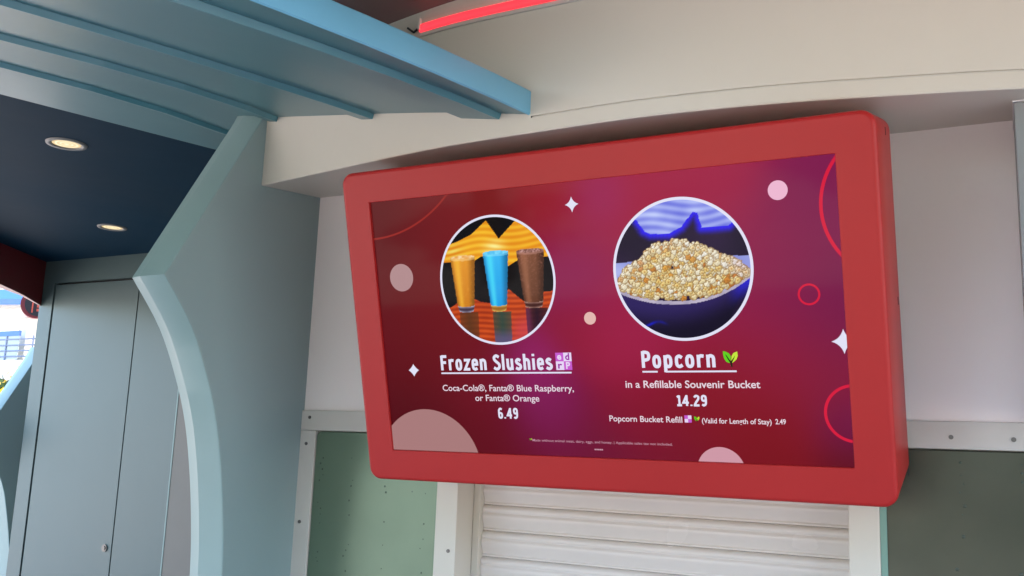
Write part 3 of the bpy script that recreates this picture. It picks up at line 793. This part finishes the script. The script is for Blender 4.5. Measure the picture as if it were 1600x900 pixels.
def popcorn_base(x, y):
    c_ = lerp((22, 14, 38), (44, 26, 62), vn(x * 2 + 3, y * 2))
    AW = [(-.8, .80), (-.66, .74), (-.55, .58), (-.45, .53), (-.18, .515), (0, .60), (.17, .80), (.235, .78), (.30, .57), (.45, .565), (.68, .57), (.78, .66), (1.2, .8), (1.2, 1.3), (-1.2, 1.3)]
    if inpoly(x, y, AW):
        s = .5 + .5 * math.sin(y * 52 + 3 * math.sin(x * 4 + .6)); c_ = lerp((104, 112, 220), (196, 208, 252), s * .5 + vn(x * 5, y * 5) * .5)
    else:
        d = min(math.hypot(x - a, y - b2) for a, b2 in [(AW[i][0] + (AW[i + 1][0] - AW[i][0]) * t / 5, AW[i][1] + (AW[i + 1][1] - AW[i][1]) * t / 5) for i in range(1, 12) for t in range(5)])
        c_ = lerp((44, 30, 236), c_, sstep(.01, .13, d))
    def arc(xx): return -.45 + .30 * (abs(xx) / 1.0) ** 2.2 * (1.15 if xx > 0 else .75)
    if y > arc(x) and y < .17 - .03 * abs(x): 
        if abs(x) > .45: c_ = lerp((120, 128, 208), (176, 184, 236), vn(x * 3, y * 6))
    if arc(x) - .05 < y <= arc(x): c_ = lerp((134, 126, 158), (196, 186, 206), .5 + .5 * vn(x * 12, y * 12))
    bowl = arc(x) - .05 - y
    if bowl > 0 and abs(x) < .92 - bowl * .55: c_ = lerp((46, 34, 92), (20, 12, 36), sstep(0, .42, bowl + .10 * x))
    c_ = lerp(c_, (24, 30, 214), .85 * math.exp(-((y + .77 - .03 * math.sin(x * 14)) / .022) ** 2) * sstep(-.64, -.54, x) * sstep(-.16, -.30, x) * (.4 + .6 * vn(x * 9, 3)))
    if bowl > 0: c_ = lerp(c_, (36, 30, 220), sstep(.62, .95, x) * sstep(.30, .0, bowl) * .9)
    return c_, arc
TOP = [(-1.0, -.28), (-.97, -.2), (-.84, .05), (-.59, .18), (-.48, .34), (-.30, .39), (-.1, .41), (.09, .38), (.2, .34), (.33, .29), (.47, .22), (.58, .15), (.77, .09), (.9, -.02), (.98, -.12)]
def topy(x):
    for (a, b2), (c_, d) in zip(TOP[:-1], TOP[1:]):
        if a <= x <= c_: return b2 + (d - b2) * (x - a) / (c_ - a)
    return -2
NG = 210
CANV = [[None] * (NG + 1) for _ in range(NG + 1)]
arcf = None
for j in range(NG + 1):
    for i in range(NG + 1):
        x, y = -1.02 + 2.04 * i / NG, -1.02 + 2.04 * j / NG
        c_, arcf = popcorn_base(x, y); CANV[j][i] = c_
ker = []
for _ in range(1500):
    x = rn.uniform(-.98, .96); yt = topy(x); yb = arcf(x) + .03
    if yt <= yb: continue
    y = yb + (yt - yb) * rn.random(); ker.append((x, y))
for x0_, y0_ in ker:
    yt = topy(x0_); tone = rn.random()
    base_ = lerp((255, 250, 232), (246, 214, 130), tone) if rn.random() > .12 else lerp((240, 180, 80), (206, 124, 50), rn.random())
    base_ = lerp(base_, (255, 252, 246), sstep(.30, 0, yt - y0_) * .4); base_ = lerp(base_, (240, 206, 226), .4 * sstep(.55, .9, x0_) * sstep(-.1, .1, y0_ + .1))
    nl = rn.randint(3, 4); ph = rn.uniform(0, 6.3)
    lobes = [(x0_ + .019 * math.cos(ph + 6.28 * q / nl), y0_ + .019 * math.sin(ph + 6.28 * q / nl), rn.uniform(.016, .024)) for q in range(nl)] + [(x0_, y0_, .014)]
    for dark in (1, 0):
        for li, (x, y, r_) in enumerate(lobes):
            r2 = r_ + (.009 if dark else 0)
            i0 = int((x - r2 + 1.02) / 2.04 * NG); i1 = int((x + r2 + 1.02) / 2.04 * NG) + 1; j0 = int((y - r2 + 1.02) / 2.04 * NG); j1 = int((y + r2 + 1.02) / 2.04 * NG) + 1
            for j in range(max(0, j0), min(NG, j1) + 1):
                for i in range(max(0, i0), min(NG, i1) + 1):
                    X, Y = -1.02 + 2.04 * i / NG - x, -1.02 + 2.04 * j / NG - y; d = math.hypot(X, Y)
                    if d < r2:
                        if dark: CANV[j][i] = [q * .72 for q in lerp(base_, (200, 130, 50), .45)]
                        else:
                            sh = .90 + .16 * (Y * .8 - X * .4) / r2
                            cc = lerp(base_, (196, 120, 40), .55) if (li == nl and tone > .55) else base_
                            CANV[j][i] = [min(255, q * min(1.03, sh)) for q in cc]
def popc(u, v):
    x, y = (u - C2[0]) / R1, (v - C2[1]) / R1
    x -= .075 * y
    i = int(round((x + 1.02) / 2.04 * NG)); j = int(round((y + 1.02) / 2.04 * NG))
    return s2l(CANV[max(0, min(NG, j))][max(0, min(NG, i))])
PY = SD - .0006
o = grid_mesh('slushie_picture', NG, NG, C1[0] - R1 * 1.02, C1[0] + R1 * 1.02, C1[1] - R1 * 1.02, C1[1] + R1 * 1.02, slush, PY, VC, screen, keep=lambda u, v: math.hypot(u - C1[0], v - C1[1]) < R1)
o = grid_mesh('popcorn_picture', NG, NG, C2[0] - R1 * 1.02, C2[0] + R1 * 1.02, C2[1] - R1 * 1.02, C2[1] + R1 * 1.02, popc, PY, VC, screen, keep=lambda u, v: math.hypot(u - C2[0], v - C2[1]) < R1)
flat('picture_ring', ring(*C1, .1605, .1665), white, y=SD - .0012); flat('picture_ring', ring(*C2, .1605, .1672), white, y=SD - .0012)

# ---- lettering
TY = SD - .0009
def text(s, x0, x1, base, cap, mat, off=0.0, name='lettering', y=TY):
    cu = bpy.data.curves.new('t', 'FONT'); cu.body = s; cu.size = 1; cu.offset = off; cu.resolution_u = 4
    to = bpy.data.objects.new('t', cu); C.objects.link(to)
    dg = bpy.context.evaluated_depsgraph_get(); me = bpy.data.meshes.new_from_object(to.evaluated_get(dg))
    bpy.data.objects.remove(to); bpy.data.curves.remove(cu)
    xs_ = [v.co.x for v in me.vertices]; a, b2 = min(xs_), max(xs_)
    if name == 'heading':                           # tall lower-case letters, as on the display
        for v in me.vertices:
            Y = v.co.y
            v.co.y = Y * 1.28 if Y < .46 and Y > 0 else (.589 + (Y - .46) * .55 if Y >= .46 else Y)
    sx = (x1 - x0) / (b2 - a); sz = cap / .729
    for v in me.vertices:
        X, Y = v.co.x, v.co.y; v.co = (x0 + (X - a) * sx, y, base + Y * sz)
    me.name = name; me.materials.clear(); me.materials.append(mat)
    o = bpy.data.objects.new(name, me); C.objects.link(o); o.parent = screen
    return o
# condensed round-stroked display lettering drawn stroke by stroke
def loop(cx, cy, rx, ry, a0=0, a1=360, n=20):
    return [(cx + rx * math.copysign(abs(math.cos(math.radians(a0 + (a1 - a0) * i / n))) ** .8, math.cos(math.radians(a0 + (a1 - a0) * i / n))), cy + ry * math.copysign(abs(math.sin(math.radians(a0 + (a1 - a0) * i / n))) ** .8, math.sin(math.radians(a0 + (a1 - a0) * i / n)))) for i in range(n + 1)]
def sm(P): return [tuple(v) for v in catmull([Vector(p_) for p_ in P], 5)]
ARCH = sm([(.07, .50), (.10, .62), (.17, .675), (.25, .62), (.275, .50)]) + [(.275, 0)]
GLY = {'F': (.33, [[(.07, 0), (.07, 1.0)], [(.07, .935), (.33, .935)], [(.07, .53), (.29, .53)]]),
 'r': (.27, [[(.07, 0), (.07, .74)], sm([(.07, .48), (.10, .61), (.17, .675), (.27, .65)])]),
 'o': (.35, [loop(.175, .37, .108, .305)]), 'z': (.31, [[(.02, .675), (.27, .675), (.05, .065), (.31, .065)]]),
 'e': (.33, [[(.07, .37), (.275, .39), (.275, .50)] + sm([(.275, .50), (.25, .63), (.17, .675), (.09, .62), (.07, .48), (.07, .25), (.10, .11), (.18, .065), (.28, .13)])]),
 'n': (.345, [[(.07, 0), (.07, .74)], ARCH]), 'h': (.345, [[(.07, 0), (.07, 1.04)], ARCH]),
 'l': (.14, [[(.07, 0), (.07, 1.04)]]), 'i': (.14, [[(.07, 0), (.07, .74)], [(.07, .88), (.07, 1.03)]]),
 'u': (.345, [[(.275, .74), (.275, 0)], [(.07, .74), (.07, .25)] + sm([(.07, .25), (.10, .11), (.17, .065), (.24, .12), (.275, .24)])]),
 's': (.30, [sm([(.26, .60), (.16, .68), (.07, .60), (.08, .47), (.16, .39), (.25, .29), (.25, .14), (.15, .06), (.03, .14)])]),
 'S': (.34, [sm([(.30, .84), (.18, .94), (.07, .84), (.08, .68), (.18, .53), (.29, .38), (.29, .17), (.17, .06), (.03, .16)])]),
 'P': (.34, [[(.07, 0), (.07, 1.0)], [(.07, .935), (.17, .935)] + sm([(.17, .935), (.27, .88), (.30, .71), (.27, .53), (.17, .47)]) + [(.07, .47)]]),
 'p': (.35, [[(.07, .74), (.07, -.27)], loop(.18, .37, .105, .305)]), 'c': (.31, [sm([(.28, .58), (.18, .675), (.09, .60), (.07, .46), (.07, .26), (.10, .12), (.18, .065), (.29, .15)])]),
 '6': (.35, [sm([(.28, .84), (.19, .935), (.09, .82), (.07, .60), (.07, .30)]), loop(.178, .29, .108, .225)]),
 '9': (.35, [sm([(.07, .16), (.16, .065), (.26, .18), (.285, .40), (.285, .70)]), loop(.178, .71, .108, .225)]),
 '4': (.36, [[(.25, 0), (.25, 1.0)], [(.25, .96), (.04, .30), (.36, .30)]]), '1': (.24, [[(.14, 0), (.14, .97)], [(.14, .93), (.01, .80)], [(.0, .06), (.28, .06)]]),
 '2': (.33, [sm([(.05, .78), (.10, .90), (.18, .935), (.28, .84), (.26, .62), (.15, .38), (.05, .10)]) + [(.05, .065), (.32, .065)]]),
 '.': (.12, [[(.06, 0), (.06, .13)]]), ' ': (.16, [])}
def stroke_text(s_, x0, x1, base, cap, mat, name, sw=.145):
    tot = sum(GLY[c_][0] + .085 for c_ in s_) - .085; kx = (x1 - x0) / tot; kz = cap
    bm = bmesh.new(); pen = 0; lay = 0
    for ch in s_:
        w_, strokes = GLY[ch]
        for P in strokes:
            lay += 1; yy = TY - .00004 * (lay % 4)
            Q = [Vector((x0 + (pen + a) * kx, base + b2 * kz)) for a, b2 in P]
            Q = [Q[0]] + [q for p_, q in zip(Q[:-1], Q[1:]) if (q - p_).length > 1e-6]
            hw = sw * .5 * (kx + kz * .62) / 1.62; closed = (Q[0] - Q[-1]).length < 1e-5
            if closed: Q = Q[:-1]
            n = len(Q); L_ = []; R_ = []
            for i in range(n):
                a = Q[i - 1] if (i > 0 or closed) else None; c_ = Q[(i + 1) % n] if (i < n - 1 or closed) else None
                d1 = (Q[i] - a).normalized() if a is not None else None; d2 = (c_ - Q[i]).normalized() if c_ is not None else None
                d1 = d1 or d2; d2 = d2 or d1
                n1 = Vector((-d1.y, d1.x)); n2 = Vector((-d2.y, d2.x)); m_ = (n1 + n2)
                if m_.length < .1: m_ = n1
                m_.normalize(); k_ = hw / max(.55, m_.dot(n1))
                L_.append(Q[i] + m_ * k_); R_.append(Q[i] - m_ * k_)
            vl = [bm.verts.new((v.x, yy, v.y)) for v in L_]; vr = [bm.verts.new((v.x, yy, v.y)) for v in R_]
            for i in range(n if closed else n - 1):
                j = (i + 1) % n; bm.faces.new((vl[i], vl[j], vr[j], vr[i]))
        pen += w_ + .085
    return obj(name, bm, mat, screen)
stroke_text('Frozen Slushies', -.4275, -.1010, -.1205, .0395, white, 'heading')
stroke_text('Popcorn', .1345, .3140, -.1175, .0400, white, 'heading')
flat('underline', [[(-.428, -.1262), (-.050, -.1262), (-.050, -.1302), (-.428, -.1302)]], white)
flat('underline', [[(.135, -.1250), (.173, -.1250), (.173, -.1290), (.135, -.1290)], [(.193, -.1250), (.361, -.1250), (.361, -.1290), (.193, -.1290)]], white)
text('Coca-Cola®, Fanta® Blue Raspberry,', -.4280, -.0475, -.1755, .0170, white2, .010, 'description')
text('or Fanta® Orange', -.3310, -.1450, -.2015, .0170, white2, .010, 'description')
stroke_text('6.49', -.2670, -.2090, -.2470, .0275, white, 'price')
text('in a Refillable Souvenir Bucket', .0895, .4125, -.1655, .0180, white2, .014, 'description')
stroke_text('14.29', .2150, .2870, -.2085, .0258, white, 'price')
text('Popcorn Bucket Refill', .0410, .2245, -.2485, .0150, white2, .012, 'description')
text('(Valid for Length of Stay)', .2715, .4320, -.2485, .0125, white2, .014, 'description')
text('2.49', .4405, .4635, -.2475, .0120, white2, .02, 'price')
dimw = E('display_small_print', (196, 150, 168))
text('Made without animal meat, dairy, eggs, and honey. | Applicable sales tax not included.', -.1740, .1960, -.3045, .0066, dimw, .004, 'small_print')
flat('small_print', [[(a, -.3185), (a + .0038, -.3185), (a + .0038, -.3220), (a, -.3220)] for a in (-.005, -.0003, .0044, .0091, .0135)], dimw)
# little square mark of four tiles: e d i P
mg = E('display_magenta', (198, 92, 206)); lil = E('display_lilac', (232, 214, 246)); dkm = E('display_dark_magenta', (150, 40, 160))
def tiles(x0, z0, s):
    h = s / 2
    flat('icon_tiles', [[(x0, z0 + h), (x0 + h, z0 + h), (x0 + h, z0 + s), (x0, z0 + s)], [(x0 + h, z0), (x0 + s, z0), (x0 + s, z0 + h), (x0 + h, z0 + h)]], mg)
    flat('icon_tiles', [[(x0, z0), (x0 + h, z0), (x0 + h, z0 + h), (x0, z0 + h)], [(x0 + h, z0 + h), (x0 + s, z0 + h), (x0 + s, z0 + s), (x0 + h, z0 + s)]], lil)
    if s > .03:
        for ch, xx, zz, m_ in (('e', x0 + h * .22, z0 + h * 1.22, lil), ('d', x0 + h * 1.22, z0 + h * 1.18, dkm), ('r', x0 + h * .25, z0 + h * .2, dkm), ('P', x0 + h * 1.25, z0 + h * .15, lil)):
            text(ch, xx, xx + h * .52, zz, h * .78, m_, .03, 'icon_letter', TY)
tiles(-.0905, -.1215, .0435); tiles(.2300, -.2480, .0170)
lg = E('display_leaf_green', (98, 206, 30)); ly = E('display_leaf_lime', (196, 232, 60)); ld = E('display_leaf_dark', (20, 40, 14))
def leafmark(x0, z1, s):
    T_ = lambda P: [(x0 + a * s, z1 - b2 * s) for a, b2 in P]
    flat('leaf_icon', [T_([(0, 0), (.22, .06), (.42, .18), (.52, .38), (.50, .62), (.40, .84), (.18, .74), (.05, .52), (0, .25)])], lg)
    flat('leaf_icon', [T_([(.98, .04), (1.0, .34), (.90, .58), (.72, .74), (.52, .86), (.54, .60), (.58, .34), (.72, .14)])], ly)
    flat('leaf_icon', [T_([(.14, .22), (.22, .28), (.40, .56), (.50, .72), (.68, .50), (.84, .28), (.74, .52), (.58, .80), (.60, 1.1), (.50, 1.1), (.46, .84), (.28, .52)])], ld, y=SD - .0010)
leafmark(.3325, -.0800, .0335); leafmark(.2535, -.2330, .0125); leafmark(-.1820, -.2970, .006)

# ------------------------------------------------------------------ view
sc.view_settings.view_transform = 'Standard'; sc.view_settings.look = 'None'; sc.view_settings.gamma = 1
sc.view_settings.use_curve_mapping = False; sc.view_settings.exposure = EXPO
sc.render.engine = 'CYCLES'; sc.cycles.use_denoising = True; sc.cycles.max_bounces = 10; sc.cycles.diffuse_bounces = 6
